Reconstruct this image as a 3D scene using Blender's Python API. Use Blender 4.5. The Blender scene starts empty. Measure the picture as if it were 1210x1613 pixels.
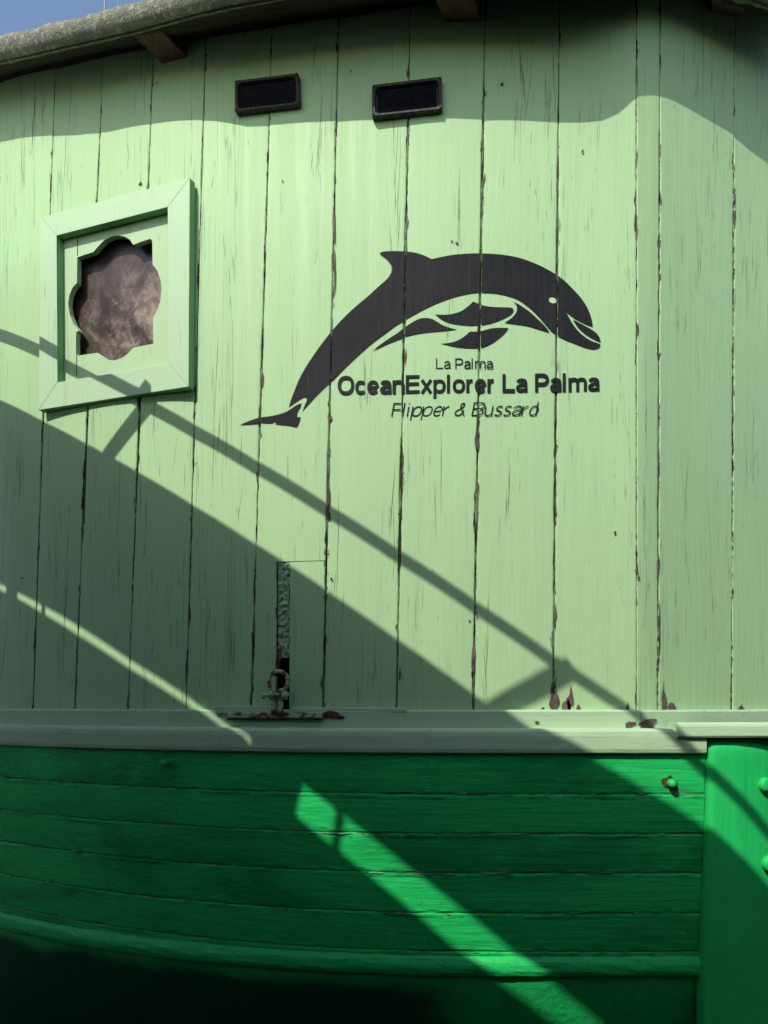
import bpy, bmesh, math, random
from mathutils import Vector, Matrix, noise
random.seed(7)
R = math.radians

# ------------------------------------------------------------------ camera
S = bpy.context.scene
F = 1212.0; HY = 1110.0; EYE = 1.6            # focal length (photo px), horizon row, eye height
cam = bpy.data.cameras.new('camera'); camo = bpy.data.objects.new('camera', cam)
S.collection.objects.link(camo); S.camera = camo
cam.sensor_fit = 'HORIZONTAL'; cam.sensor_width = 36; cam.lens = 36*F/1210
cam.shift_y = (HY-806.5)/1210; cam.clip_start = .01; cam.clip_end = 2000
camo.location = (0, 0, EYE); camo.rotation_euler = (R(90), 0, 0)
S.cycles.max_bounces = 5; S.cycles.diffuse_bounces = 3; S.cycles.glossy_bounces = 2
S.render.resolution_x = 768; S.render.resolution_y = 1024
# ------------------------------------------------------------------ sky, sun, exposure
DX, DZ = .66, 1.2                              # sunlight runs along (DX, 1, -DZ)
W = bpy.data.worlds.new('World'); S.world = W; W.use_nodes = True
wn = W.node_tree.nodes; wl = W.node_tree.links
sky = wn.new('ShaderNodeTexSky'); sky.sky_type = 'NISHITA'; sky.sun_disc = False
sky.sun_elevation = math.atan2(DZ, math.hypot(DX, 1)); sky.sun_rotation = math.atan2(-DX, -1)
sky.altitude = 0; sky.air_density = 1.0; sky.dust_density = 1.35; sky.ozone_density = 0.6
bg = wn['Background']; bg.inputs[1].default_value = .15
wl.new(sky.outputs[0], bg.inputs[0])
sl = bpy.data.lights.new('sun', 'SUN'); so = bpy.data.objects.new('sun', sl); S.collection.objects.link(so)
sl.energy = 3.5; sl.angle = R(.45); sl.color = (1.0, .96, .90)
so.rotation_euler = Vector((DX, 1, -DZ)).to_track_quat('-Z', 'Y').to_euler(); so.location = (-4, -4, 8)
S.view_settings.view_transform = 'Standard'; S.view_settings.look = 'None'
S.view_settings.exposure = 0.42; S.view_settings.gamma = 1.0; S.view_settings.use_curve_mapping = False

# ------------------------------------------------------------------ object helpers
COL = S.collection
LOC = {}
def world_loc(o): return LOC.get(o.name, Vector((0, 0, 0)))
def adopt(o, parent, loc):
    o.location = loc; LOC[o.name] = Vector(loc)
    if parent:
        o.parent = parent; o.matrix_parent_inverse = Matrix.Translation(-world_loc(parent))
def tag(o, label=None, cat=None, group=None, kind=None):
    if label: o['label'] = label
    if cat: o['category'] = cat
    if group: o['group'] = group
    if kind: o['kind'] = kind
    return o
def empty(name, loc):
    o = bpy.data.objects.new(name, None); COL.objects.link(o); adopt(o, None, Vector(loc)); o.empty_display_size = .1
    return o
def obj(name, verts, faces, mat, parent=None, uv=None, smooth=False):
    """verts in (X, Y, height over the eye); one mesh object with its origin at its middle"""
    vs = [Vector((v[0], v[1], v[2]+EYE)) for v in verts]
    lo = [min(v[i] for v in vs) for i in range(3)]; hi = [max(v[i] for v in vs) for i in range(3)]
    c = Vector([(a+b)/2 for a, b in zip(lo, hi)])
    me = bpy.data.meshes.new(name); me.from_pydata([v-c for v in vs], [], faces); me.validate(); me.update()
    if uv:
        l = me.uv_layers.new(name='edge')
        for lp in me.loops: l.data[lp.index].uv = uv[lp.vertex_index]
    if smooth:
        for p in me.polygons: p.use_smooth = True
    me.materials.append(mat)
    o = bpy.data.objects.new(name, me); COL.objects.link(o); adopt(o, parent, c)
    return o
def fix_normals(o):
    bm = bmesh.new(); bm.from_mesh(o.data); bmesh.ops.recalc_face_normals(bm, faces=bm.faces); bm.to_mesh(o.data); bm.free()
    return o
def bevel(o, w, seg=2):
    m = o.modifiers.new('bevel', 'BEVEL'); m.width = w; m.segments = seg; m.limit_method = 'ANGLE'; m.angle_limit = R(40)
    return o
def nz(x, y=0, z=0): return noise.noise(Vector((x, y, z)))
def lerp(a, b, t): return a+(b-a)*t
def interp(x, pts):
    if x <= pts[0][0]: return pts[0][1]
    for (a, b), (c, d) in zip(pts, pts[1:]):
        if x <= c: return lerp(b, d, (x-a)/(c-a) if c > a else 0)
    return pts[-1][1]

# ------------------------------------------------------------------ plan of the boat side
XC, XP = .657, .722                            # corner and end of the corner post
def Yw(X):
    if X < .35:
        q = .35-X; return 2+.125*q*q+.033*q**3
    if X < XC: return 2.0
    if X < XP: return 2+.40*(X-XC)
    return 2+.40*(XP-XC)+.50*(X-XP)
def Yflat(X):                                  # hull: no corner
    return Yw(min(X, XC)) + max(0, X-XC)*.02
def Yh(X, z):
    d = max(0, -.12-z)
    y = Yflat(X)-.043+.05*d+.06*d*d
    if z < -.70: y += .20*(-.70-z)+.35*(-.70-z)**2
    return y
def hit(px, py, fn):
    u = (px-605)/F; v = (HY-py)/F; Y = 2.0
    for _ in range(50): Y = .5*Y+.5*fn(u*Y, v*Y)
    return Vector((u*Y, Y, v*Y))
def wall(px, py, off=0): return hit(px, py, lambda X, z: Yw(X)-off)
def hullp(px, py, off=0): return hit(px, py, lambda X, z: Yh(X, z)-off)

# ------------------------------------------------------------------ materials
class G:
    def __init__(s, name):
        s.m = bpy.data.materials.new(name); s.m.use_nodes = True
        s.t = s.m.node_tree; s.n = s.t.nodes; s.bsdf = s.n['Principled BSDF']
        s.geo = s.n.new('ShaderNodeNewGeometry'); s.oi = s.n.new('ShaderNodeObjectInfo')
        s.pos = s.geo.outputs['Position']; s.rnd = s.oi.outputs['Random']
    def set(s, inp, v):
        if hasattr(v, 'links') or isinstance(v, bpy.types.NodeSocket): s.t.links.new(v, inp)
        else: inp.default_value = v
    def math(s, op, a, b=0.0, c=0.0, clamp=False):
        n = s.n.new('ShaderNodeMath'); n.operation = op; n.use_clamp = clamp
        for i, v in enumerate((a, b, c)): s.set(n.inputs[i], v)
        return n.outputs[0]
    def scaled(s, sc, shift=0.0):
        n = s.n.new('ShaderNodeVectorMath'); n.operation = 'MULTIPLY'; s.set(n.inputs[0], s.pos); n.inputs[1].default_value = sc
        a = s.n.new('ShaderNodeVectorMath'); a.operation = 'ADD'; s.t.links.new(n.outputs[0], a.inputs[0])
        c = s.n.new('ShaderNodeCombineXYZ'); k = s.math('MULTIPLY', s.rnd, 37.0); k = s.math('ADD', k, shift)
        for i in range(3): s.t.links.new(k, c.inputs[i])
        s.t.links.new(c.outputs[0], a.inputs[1]); return a.outputs[0]
    def noise(s, sc, detail=3, rough=.55, dist=0.0, shift=0.0):
        n = s.n.new('ShaderNodeTexNoise'); n.inputs['Scale'].default_value = 1; n.inputs['Detail'].default_value = detail
        n.inputs['Roughness'].default_value = rough; n.inputs['Distortion'].default_value = dist
        s.t.links.new(s.scaled(sc, shift), n.inputs['Vector']); return n.outputs['Fac']
    def map(s, v, a, b, c=0.0, d=1.0, smooth=True):
        n = s.n.new('ShaderNodeMapRange'); n.clamp = True
        if smooth: n.interpolation_type = 'SMOOTHSTEP'
        s.set(n.inputs[0], v)
        for i, k in enumerate((a, b, c, d)): s.set(n.inputs[i+1], k)
        return n.outputs[0]
    def mix(s, f, a, b):
        n = s.n.new('ShaderNodeMix'); n.data_type = 'RGBA'
        s.set(n.inputs[0], f)
        for i, v in ((6, a), (7, b)): s.set(n.inputs[i], v if not isinstance(v, tuple) else (*v, 1.0))
        return n.outputs[2]
    def bump(s, h, dist, strength=1.0, prev=None):
        n = s.n.new('ShaderNodeBump'); n.inputs['Strength'].default_value = strength; n.inputs['Distance'].default_value = dist
        s.t.links.new(h, n.inputs['Height'])
        if prev: s.t.links.new(prev, n.inputs['Normal'])
        return n.outputs[0]
    def out(s, col, rough=.6, normal=None, spec=.4):
        s.set(s.bsdf.inputs['Base Color'], col if not isinstance(col, tuple) else (*col, 1)); s.set(s.bsdf.inputs['Roughness'], rough)
        s.bsdf.inputs['Specular IOR Level'].default_value = spec
        if normal: s.t.links.new(normal, s.bsdf.inputs['Normal'])
        return s.m

def cracked_paint(name, base, dark, across=(1, 1, 0), along=(0, 0, 1), edge=False, crack=1.0, rough=.6,
                  wood=(.095, .052, .034), spec=.35, wear_bottom=False, tint=.06, spots=.0, relief=1.0, flake=.53, grime=.0):
    """weathered paint on boards: fine cracks along the grain, worn edges, brush marks"""
    g = G(name)
    V = lambda a, b: tuple(x*a+y*b for x, y in zip(across, along))
    # fine grain cracks: level lines of a noise stretched along the board
    n1 = g.noise(V(58, 1.7), 2, .5, .15); l1 = g.math('ABSOLUTE', g.math('SUBTRACT', n1, .5))
    brk = g.noise(V(70, 7), 1, .5, 0, 11); patch = g.noise(V(10, .9), 2, .5, 0, 5)
    pv = g.math('ADD', patch, g.math('MULTIPLY', g.math('SUBTRACT', g.rnd, .5), .20))
    wid = g.map(g.math('ADD', g.math('MULTIPLY', brk, .7), pv), .82, 1.10, .0, .024*crack)
    c1 = g.math('SUBTRACT', 1.0, g.map(l1, g.math('MULTIPLY', wid, .2), g.math('ADD', wid, .0008)), clamp=True)
    # a few short open splits
    ck = g.math('MULTIPLY', c1, .45, clamp=True)
    # colour
    big = g.noise((3.0, 3.0, 1.6), 2, .6, 0, 3); streak = g.noise(V(30, 1.5), 3, .6, 0, 9)
    t = g.math('ADD', g.math('MULTIPLY', g.math('SUBTRACT', big, .5), tint*4), g.math('MULTIPLY', g.math('SUBTRACT', streak, .5), tint*3.2))
    t = g.math('ADD', t, g.math('MULTIPLY', g.math('SUBTRACT', g.rnd, .5), tint*1.1))
    lo = tuple(x*.72 for x in base); hi = tuple(min(1, x*1.25) for x in base)
    col = g.mix(g.math('ADD', t, .5, clamp=True), lo, hi)
    dirt = g.noise(V(60, 2.6), 4, .7, 0, 17)
    col = g.mix(g.map(dirt, .55, .74, 0, .22), col, tuple(x*.55 for x in base))
    if grime:
        gm = g.noise((1.7, 1.7, 5.0), 4, .65, .3, 77)
        col = g.mix(g.map(gm, .45, .68, 0, grime), col, tuple(x*.22 for x in base))
    if spots:
        sp = g.noise((26, 26, 26), 3, .6, 0, 40)
        col = g.mix(g.map(sp, .66, .72, 0, spots), col, tuple(min(1, x*1.5+.04) for x in base))
    col = g.mix(ck, col, dark)
    weave = g.noise(V(60, 330), 1, .5, 0, 2); soft = g.noise(V(70, 6), 3, .6, 0, 13)
    h = g.math('ADD', g.math('MULTIPLY', weave, .20), g.math('MULTIPLY', soft, relief))
    if edge:
        uv = g.n.new('ShaderNodeUVMap'); uv.uv_map = 'edge'; sx = g.n.new('ShaderNodeSeparateXYZ'); g.t.links.new(uv.outputs[0], sx.inputs[0])
        d = g.math('MINIMUM', sx.outputs[0], sx.outputs[1])
        en = g.noise(V(60, 14), 4, .65, 0, 51)
        bare = g.map(g.math('SUBTRACT', g.math('MULTIPLY', g.math('SUBTRACT', en, flake), .045), d), -.0004, .0006)
        wcol = g.mix(g.map(g.noise(V(40, 20), 3, .6, 0, 61), .4, .62), wood, tuple(x*.35 for x in wood))
        wcol = g.mix(g.map(g.noise(V(30, 10), 2, .6, 0, 71), .52, .6), wcol, tuple(x*.5 for x in base))
        if wear_bottom:
            sp3 = g.n.new('ShaderNodeSeparateXYZ'); g.t.links.new(g.pos, sp3.inputs[0])
            zz = g.math('SUBTRACT', sp3.outputs[2], EYE-.012)
            wb = g.map(g.math('SUBTRACT', g.noise(V(42, 15), 3, .55, 0, 81), g.math('MULTIPLY', zz, 5.5)), .655, .675)
            bare = g.math('MAXIMUM', bare, wb)
        col = g.mix(bare, col, wcol)
    return g.out(col, g.map(streak, .3, .7, rough-.08, rough+.12), g.bump(h, .0011, 1.0), spec)

PALE = (.345, .525, .262)
M = {}
M['pale'] = cracked_paint('pale_green_paint', PALE, (.075, .13, .06), edge=True, wear_bottom=True)
M['pale_trim'] = cracked_paint('pale_green_trim', (.385, .54, .32), (.10, .15, .07), across=(0, 1, 1), along=(1, 0, 0), crack=.55)
M['pale_frame'] = cracked_paint('pale_green_frame', (.39, .55, .335), (.16, .24, .12), crack=.35, tint=.04)
M['pale_panel'] = cracked_paint('pale_green_panel', (.375, .53, .295), (.16, .24, .12), crack=.7, tint=.05)
M['edge_shade'] = cracked_paint('shaded_edge_green', (.17, .37, .16), (.08, .16, .07), crack=.3)  # deeper green for the frame board sides, shade put into the colour
M['green'] = cracked_paint('hull_green_paint', (.014, .47, .105), (.006, .07, .03), across=(0, 1, 1), along=(1, 0, 0), edge=True,
                           crack=.35, rough=.50, wood=(.16, .30, .18), spec=.28, tint=.07, spots=.3, relief=2.6, flake=.515, grime=.5)
M['green_plain'] = cracked_paint('stem_green_paint', (.014, .45, .10), (.008, .10, .04), crack=.25, rough=.50, spec=.28, tint=.08, spots=.22, relief=1.8)

def simple(name, a, b, sc, rough=.7, bumpd=.002, detail=5, spec=.3, lo=.35, hi=.65, dist=0.0):
    g = G(name); n = g.noise(sc, detail, .62, dist)
    return g.out(g.mix(g.map(n, lo, hi), a, b), rough, g.bump(n, bumpd), spec)
M['crack'] = simple('dark_paint_crack', (.06, .10, .05), (.17, .26, .14), (30, 30, 30), .8, .001)
def emblem_mat():
    g = G('black_sign_paint'); n = g.noise((75, 75, 6), 3, .6); big = g.noise((8, 8, 8), 3, .6)
    col = g.mix(g.map(big, .3, .7), (.005, .0055, .0065), (.011, .011, .0125))
    ck = g.map(g.noise((150, 150, 9), 2, .6, .2, 44), .64, .72, 0, .5); col = g.mix(ck, col, (.035, .04, .033))
    return g.out(col, .66, g.bump(n, .0013), .18)
M['emblem'] = emblem_mat()
M['dark'] = simple('dark_lining_wood', (.020, .014, .010), (.035, .024, .018), (20, 20, 6))  # dark brown backing wood, also used for nail heads and joint lines
M['wood'] = simple('bare_flaked_wood', (.055, .030, .020), (.14, .10, .08), (60, 60, 25), .8, .0015)
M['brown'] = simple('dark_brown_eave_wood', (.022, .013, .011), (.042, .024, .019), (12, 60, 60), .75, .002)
M['rafter'] = simple('red_brown_rafter_wood', (.10, .050, .038), (.16, .085, .066), (50, 12, 50), .75, .002)
M['rust'] = simple('rusty_iron', (.13, .048, .022), (.030, .018, .013), (90, 90, 90), .85, .003, lo=.38, hi=.6)
M['rustpaint'] = simple('green_painted_iron_with_rust', (.30, .44, .26), (.14, .055, .028), (48, 48, 48), .65, .004, lo=.47, hi=.56)
M['putty'] = simple('crusty_green_filler', (.20, .31, .16), (.34, .48, .27), (90, 90, 60), .8, .006, lo=.32, hi=.6)
M['ventblack'] = simple('black_vent_plastic', (.010, .012, .017), (.020, .022, .028), (60, 60, 60), .4, .001)
M['ventframe'] = simple('corroded_vent_frame', (.022, .024, .02), (.075, .055, .036), (90, 90, 90), .6, .002, lo=.48, hi=.7)
def moss_mat():
    g = G('mossy_grey_roof_edge'); a = g.noise((22, 22, 22), 5, .65); b = g.noise((160, 160, 160), 4, .7); c = g.noise((60, 60, 60), 4, .6, 0, 5)
    col = g.mix(g.map(a, .35, .62), (.19, .19, .16), (.23, .25, .17)); col = g.mix(g.map(c, .5, .66, 0, .8), col, (.42, .44, .34))
    col = g.mix(g.map(b, .52, .7, 0, .7), col, (.08, .075, .055))
    return g.out(col, .95, g.bump(g.math('ADD', b, g.math('MULTIPLY', a, .8)), .008), .1)
M['moss'] = moss_mat()
def pane_mat():
    g = G('dusty_scratched_pane')
    a = g.noise((9, 9, 7), 4, .62, .6); s = g.noise((34, 34, 34), 5, .75, 1.0, 7); w = g.noise((16, 16, 70), 4, .7, .6, 12)
    dust = g.math('MULTIPLY', g.map(a, .34, .62), g.map(s, .34, .66, .25, 1.0)); dust = g.math('ADD', dust, g.map(w, .60, .68, 0, .35), clamp=True)
    dn = g.n.new('ShaderNodeVectorMath'); dn.operation = 'DISTANCE'; g.t.links.new(g.pos, dn.inputs[0]); dn.inputs[1].default_value = (-.71, 2.2, EYE+1.06)
    dust = g.math('MULTIPLY', dust, g.map(dn.outputs['Value'], .05, .27, 1.0, .22))
    l = g.math('ABSOLUTE', g.math('SUBTRACT', g.noise((30, 30, 24), 2, .5, 1.4, 19), .5)); scr = g.map(l, .0, .012, .5, 0)
    scr = g.math('MULTIPLY', scr, g.map(g.noise((14, 14, 14), 2, .5, 0, 3), .5, .62))
    col = g.mix(dust, (.030, .018, .012), (.29, .225, .18)); col = g.mix(scr, col, (.42, .38, .33))
    return g.out(col, g.map(dust, 0, 1, .30, .75), g.bump(s, .0008), .4)
M['pane'] = pane_mat()
M['shadow_canopy'] = simple('grey_canopy_board', (.10, .10, .10), (.15, .15, .14), (4, 4, 4), .8, .001)
M['steel'] = simple('grey_steel', (.2, .2, .2), (.26, .26, .26), (9, 9, 9), .5, .001)
M['paving'] = simple('dark_paving', (.045, .045, .045), (.075, .072, .068), (3, 3, 3), .9, .01)

# ------------------------------------------------------------------ the ground
gp = obj('ground', [(-600, -600, -EYE), (600, -600, -EYE), (600, 600, -EYE), (-600, 600, -EYE)], [(0, 1, 2, 3)], M['paving'])
tag(gp, 'dark paved ground under the boat', None, None, 'structure')

# ------------------------------------------------------------------ the boat
boat = empty('wooden_boat', (0, 3.0, 0))
tag(boat, 'green painted wooden boat with pale green plank cabin and dolphin emblem', 'boat')

TOP = [(-170, 172), (0, 128), (100, 103), (220, 77), (310, 60), (400, 45), (540, 25), (650, 8), (760, -8), (1000, -18), (1120, 4), (1210, 16), (1320, 36)]
top = sorted([wall(a, b) for a, b in TOP], key=lambda p: p.x); topZ = [(p.x, p.z) for p in top]
def sof(X): return interp(X, topZ)

# --- cabin wall: lining and planks
ZB, ZT = -.045, 2.06
def strip(name, Xs, f0, f1, mat, parent, both=True):
    v = []; f = []
    for X in Xs: v += [f0(X), f1(X)]
    for i in range(len(Xs)-1): f.append((2*i, 2*i+2, 2*i+3, 2*i+1))
    return obj(name, v, f, mat, parent)
Xs = [-2.0+i*.05 for i in range(73)]
lining = strip('cabin_wall', Xs, lambda X: (X, Yw(X)+.075, -.3), lambda X: (X, Yw(X)+.075, sof(X)+.01), M['dark'], boat)

# seams: photo column at row 100 and at row 1110, mean gap (m)
SEAMS = [(-175, -205, .003), (-85, -112, .003), (4, -22, .0022), (87, 52, .0030), (162, 118, .0062), (241, 202, .0052), (323, 293, .0036), (427, 396, .0046),
         (532, 509, .0056), (645, 625, .0070), (763, 746, .0076), (881, 872, .0066), (1003, 1003.5, .0012), (1040, 1036.5, .0046), (1157, 1153, .0060), (1278, 1276, .004), (1400, 1400, .004)]
def seam_fn(s):
    a = wall(s[0], 100); b = wall(s[1], 1110)
    return lambda z: lerp(b.x, a.x, (z-b.z)/(a.z-b.z))
SF = [seam_fn(s) for s in SEAMS]
def gap_half(k, z):
    """half width of seam k at height z: pinched shut in places, open in others"""
    w = SEAMS[k][2]; n = nz(k*13.1, z*3.1)+.55*nz(k*7.7, z*9.0)
    if w < .002: return w*.5
    top = 1-.75*max(0, min(1, (z-1.35)/.35))
    return max(.0006, w*.5*(.75+1.0*n)*top)
def plank(name, zs, lf, rf, k, seed, prof=0.0, lg=None, rg=None, mat=None, parent=lining):
    """board whose long edges follow lf / rf (X as functions of height), ragged and slightly rounded"""
    v = []; f = []; uv = []
    cols = [0, .0016, .006]; NC = 5
    for z in zs:
        rag = lambda s: .0011*nz(s, z*42)+.0008*nz(s+5, z*120)+.004*max(0, nz(s+9, z*16)-.42)
        xl = lf(z)+(lg(z) if lg else 0)+rag(seed*3.1); xr = rf(z)-(rg(z) if rg else 0)-rag(seed*3.1+50)
        w = xr-xl; row = [(xl, .024), (xl, .0022)]
        row += [(xl+.0022, .0003), (xl+.007, 0)]
        for i in range(1, NC): row.append((xl+.007+(w-.014)*i/NC, 0))
        row += [(xr-.007, 0), (xr-.0022, .0003), (xr, .0022), (xr, .024)]
        for x, d in row:
            t = (x-xl)/max(w, 1e-6)
            cup = prof+.0010*math.sin(math.pi*max(0, min(1, t)))+.0006*nz(seed*2.3, z*2, t*1.5)
            X0 = x; y = Yw(X0)+d-cup
            zt_ = z if (z < 1.5 or zs[-1] < 1.6) else z+(sof(X0)+.010-zs[-1])*(z-1.5)/(zs[-1]-1.5)
            v.append((X0, y, zt_)); uv.append((max(0, x-xl), max(0, xr-x)))
    nr = len(row)
    for j in range(len(zs)-1):
        for i in range(nr-1):
            a = j*nr+i; f.append((a, a+1, a+nr+1, a+nr))
    b = (len(zs)-1)*nr
    f.append(tuple(range(nr-1, -1, -1))); f.append(tuple(range(b, b+nr)))
    o = obj(name, v, f, mat or M['pale'], parent, uv)
    # hairline cracks in the paint, gathered in a few streaky fields
    rr = random.Random(int(seed*100)); cv = []; cf = []
    w0 = rf(zs[0])-lf(zs[0]); area = (zs[-1]-zs[0])*max(.02, w0)
    for q in range(max(2, int(area*15))):
        tc = rr.uniform(.12, .88); zc = rr.uniform(zs[0]+.02, zs[-1]-.05); hs = rr.uniform(.05, .22); ws = rr.uniform(.03, .16)
        for r_ in range(rr.randint(4, 15)):
            L = rr.choice((.012, .02, .035, .06, .10, .18))*rr.uniform(.6, 1.4); za_ = zc+rr.gauss(0, hs*.6); t0 = tc+rr.gauss(0, ws*.5); wd = rr.choice((.0003, .0004, .0005, .0008))*min(1.2, .6+L*6)
            n_ = 6; b0 = len(cv); ph = rr.uniform(0, 99); lean = rr.gauss(0, .03)
            if za_ < zs[0]+.004 or za_+L > zs[-1]-.004: continue
            for i in range(n_+1):
                u = i/n_; z = za_+L*u; xl, xr = lf(z), rf(z); t = t0+lean*u*L/.12+.004*nz(ph, u*3)
                if not .05 < t < .95: t = min(.95, max(.05, t))
                x = xl+(xr-xl)*t; cup = prof+.0010*math.sin(math.pi*t)+.0006*nz(seed*2.3, z*2, t*1.5)
                hw = wd*math.sin(math.pi*min(.97, max(.03, u)))*(.7+.6*abs(nz(ph, u*7)))
                y = Yw(x)-cup-.00045; cv += [(x-hw, y, z), (x+hw, y, z)]
            for i in range(n_): a = b0+2*i; cf.append((a, a+1, a+3, a+2))
    if cv and mat is None and w0 > .03:
        c = obj('paint_cracks', cv, cf, M['crack'], parent); c['kind'] = 'stuff'
    return o
def zrow(a, b, step=.0085):
    n = max(2, int((b-a)/step)); return [a+(b-a)*i/n for i in range(n+1)]
wx = lambda px, py: wall(px, py).x
wz = lambda px, py: wall(px, py).z
HEAD = [k for k in range(len(SEAMS)-1)]
for k in HEAD:
    lg = (lambda z, k=k: gap_half(k, z)); rg = (lambda z, k=k: gap_half(k+1, z))
    ZT = max(sof(SF[k](1.8)), sof(SF[k+1](1.8)))+.010
    lf, rf = SF[k], SF[k+1]; prof = random.uniform(-.0012, .0016)
    if k == 12: prof = .0
    if k in (3, 4):                                         # boards cut by the window opening
        plank('wall_plank', zrow(wz(150, 345), ZT), lf, rf, k, k+1, prof, lg, rg)
        plank('wall_plank', zrow(ZB, wz(150, 612)), lf, rf, k, k+1.5, prof, lg, rg)
    elif k == 5:
        za, zb = wz(275, 596), wz(275, 318); xw = wx(284, 450)
        zs = zrow(ZB, za)+[za+.0004]+zrow(za+.002, zb)+[zb+.0004]+zrow(zb+.002, ZT)
        plank('wall_plank', zs, lambda z: xw if za < z < zb+.0002 else lf(z), rf, k, k+1, prof, lg, rg)
    elif k == 7:                                            # board let into at the bottom right
        zj = wz(470, 884); xs = wx(437, 950)
        zs = zrow(ZB, zj-.0005)+[zj]+zrow(zj+.002, ZT)
        plank('wall_plank', zs, lf, lambda z: xs if z < zj-.0002 else rf(z), k, k+1, prof, lg, rg)
        xs2 = wx(456, 950)
        plank('wall_plank', zrow(ZB, zj-.0022), lambda z: xs2, lambda z: rf(z), k, k+9, prof+.0012, None, rg)
    else:
        plank('wall_plank', zrow(ZB, ZT), lf, rf, k, k+1, prof, lg, rg)

# old caulk in the seams, pressed in to an uneven depth
M['caulk'] = simple('old_seam_caulk', (.16, .24, .12), (.07, .045, .03), (50, 50, 14), .8, .003, lo=.42, hi=.58)
for k in range(2, 15):
    if k == 12: continue
    v = []; f = []; zs = zrow(ZB, 1.78, .007)
    if k in (4, 5): zs = zrow(ZB, wz(150, 660))
    for z in zs:
        x = SF[k](z); w = .006; d = .0035+.016*max(0, .12+nz(k*4.2, z*6.5)+.5*nz(k*9, z*22))+.0012*nz(k, z*150)
        v += [(x-w, Yw(x)+d+.004, z), (x-.001, Yw(x)+d-.0008, z), (x+.001, Yw(x)+d-.0004*nz(z*200, k), z), (x+w, Yw(x)+d+.004, z)]
    for i in range(len(zs)-1):
        for q in range(3): a = i*4+q; f.append((a, a+1, a+5, a+4))
    obj('seam_caulk', v, f, M['caulk'], lining)

# crusty filler strip beside the shackle
v = []; f = []; nrow = 90; nc = 8
x0, x1 = wx(437.6, 950), wx(455.4, 950); za, zb = wz(446, 1036), wz(446, 886)
for j in range(nrow+1):
    z = lerp(za, zb, j/nrow)
    for i in range(nc+1):
        x = lerp(x0, x1, i/nc); e = .006*nz(x*160, z*110)+.004*nz(x*60, z*60, 3)-(.010*max(0, nz(x*90, z*40, 8)+.15) if z < wz(446, 985) else 0)
        v.append((x+.0008*nz(z*90, i), Yw(x)+.004-e-.003*math.sin(math.pi*i/nc), z))
for j in range(nrow):
    for i in range(nc): a = j*(nc+1)+i; f.append((a, a+1, a+nc+2, a+nc+1))
obj('filler_strip', v, f, M['putty'], boat)

# peeling slivers of paint along the two seams of the receding side
def slivers(px, rows, seed, L=.012):
    rr = random.Random(seed); v = []; f = []
    k = 13 if px < 1100 else 14
    for (ya, yb, n) in rows:
        for i in range(n):
            y = lerp(ya, yb, (i+rr.random()*.7)/n); z = wz(px, y); x = SF[k](z)-.001-.0006*rr.random()
            h = rr.uniform(.006, .018); l = L*rr.uniform(.35, 1.0); b = len(v)
            y0 = Yw(x)-.0005
            q = -.32; v += [(x-.0008, y0+.001, z), (x-.0008, y0+.001, z-h), (x+q*l, y0-l, z-h*rr.uniform(.4, 1.0)), (x+q*l*.5, y0-l*.5, z-h*.2)]
            f += [(b, b+1, b+2, b+3)]
    o = obj('peeling_paint', v, f, M['pale_frame'], lining); o['kind'] = 'stuff'
    return o
slivers(1157, [(255, 600, 30), (640, 960, 13), (1000, 1100, 4)], 3)
slivers(1040, [(335, 420, 4), (870, 920, 2), (990, 1100, 6)], 4, .010)

# flaked patches near the foot of the planks, the sill and elsewhere
def patch(px, py, w, h, seed, off=.0022, fn=wall, mat='wood', name='flaked_patch', parent=lining, pointed=True):
    rr = random.Random(seed); n = 22; v = []; c = fn(px, py, off)
    pts = []
    for i in range(n):
        a = 2*math.pi*i/n; r = 1+.25*math.sin(2*a+seed)+.18*math.sin(3*a+seed*2.3)+.12*math.sin(5*a+seed*1.7)+.10*rr.uniform(-1, 1)
        x = w*.5*math.cos(a)*r; y = h*.5*math.sin(a)*r
        if pointed and y < 0: x *= max(.15, 1+1.6*y/h)
        pts.append(fn(px+x, py+y, off))
    v = [c]+pts; f = [(0, i+1, (i+1) % n+1) for i in range(n)]
    return obj(name, v, f, M[mat], parent)
for i, (x, y, w, h) in enumerate([(869, 1106, 7, 26), (876, 1102, 8, 36), (893, 1112, 12, 30), (899, 1100, 9, 40), (911, 1116, 9, 12), (989, 1114, 6, 14),
                                  (1046, 1101, 9, 44), (1059, 1114, 13, 18), (1168, 1117, 10, 16), (1037, 890, 4, 46), (1039, 985, 4, 70),
                                  (1006, 908, 4, 9), (518, 780, 4, 50), (526, 350, 4, 60), (751, 690, 5, 46), (874, 968, 5, 40), (746, 1030, 6, 60), (630, 1060, 4, 20), (527, 420, 4, 60), (519, 655, 6, 14)]):
    patch(x, y, w, h, i, .0030 if x < 1000 else .0036)
# nail heads and small knots
for i, (x, y, r) in enumerate([(791, 132, 2.3), (221, 289, 2.4), (969, 839, 2.2), (553, 112, 1.2), (445, 285, 1.4), (712, 380, 1.6), (740, 978, 1.6), (71, 460, 1.3), (918, 238, 2), (522, 912, 2), (247, 131, 1.4), (720, 383, 2), (35, 910, 1.6)]):
    patch(x, y, r*2, r*2, 40+i, .0034, mat='dark', name='nail_head', pointed=False)

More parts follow.
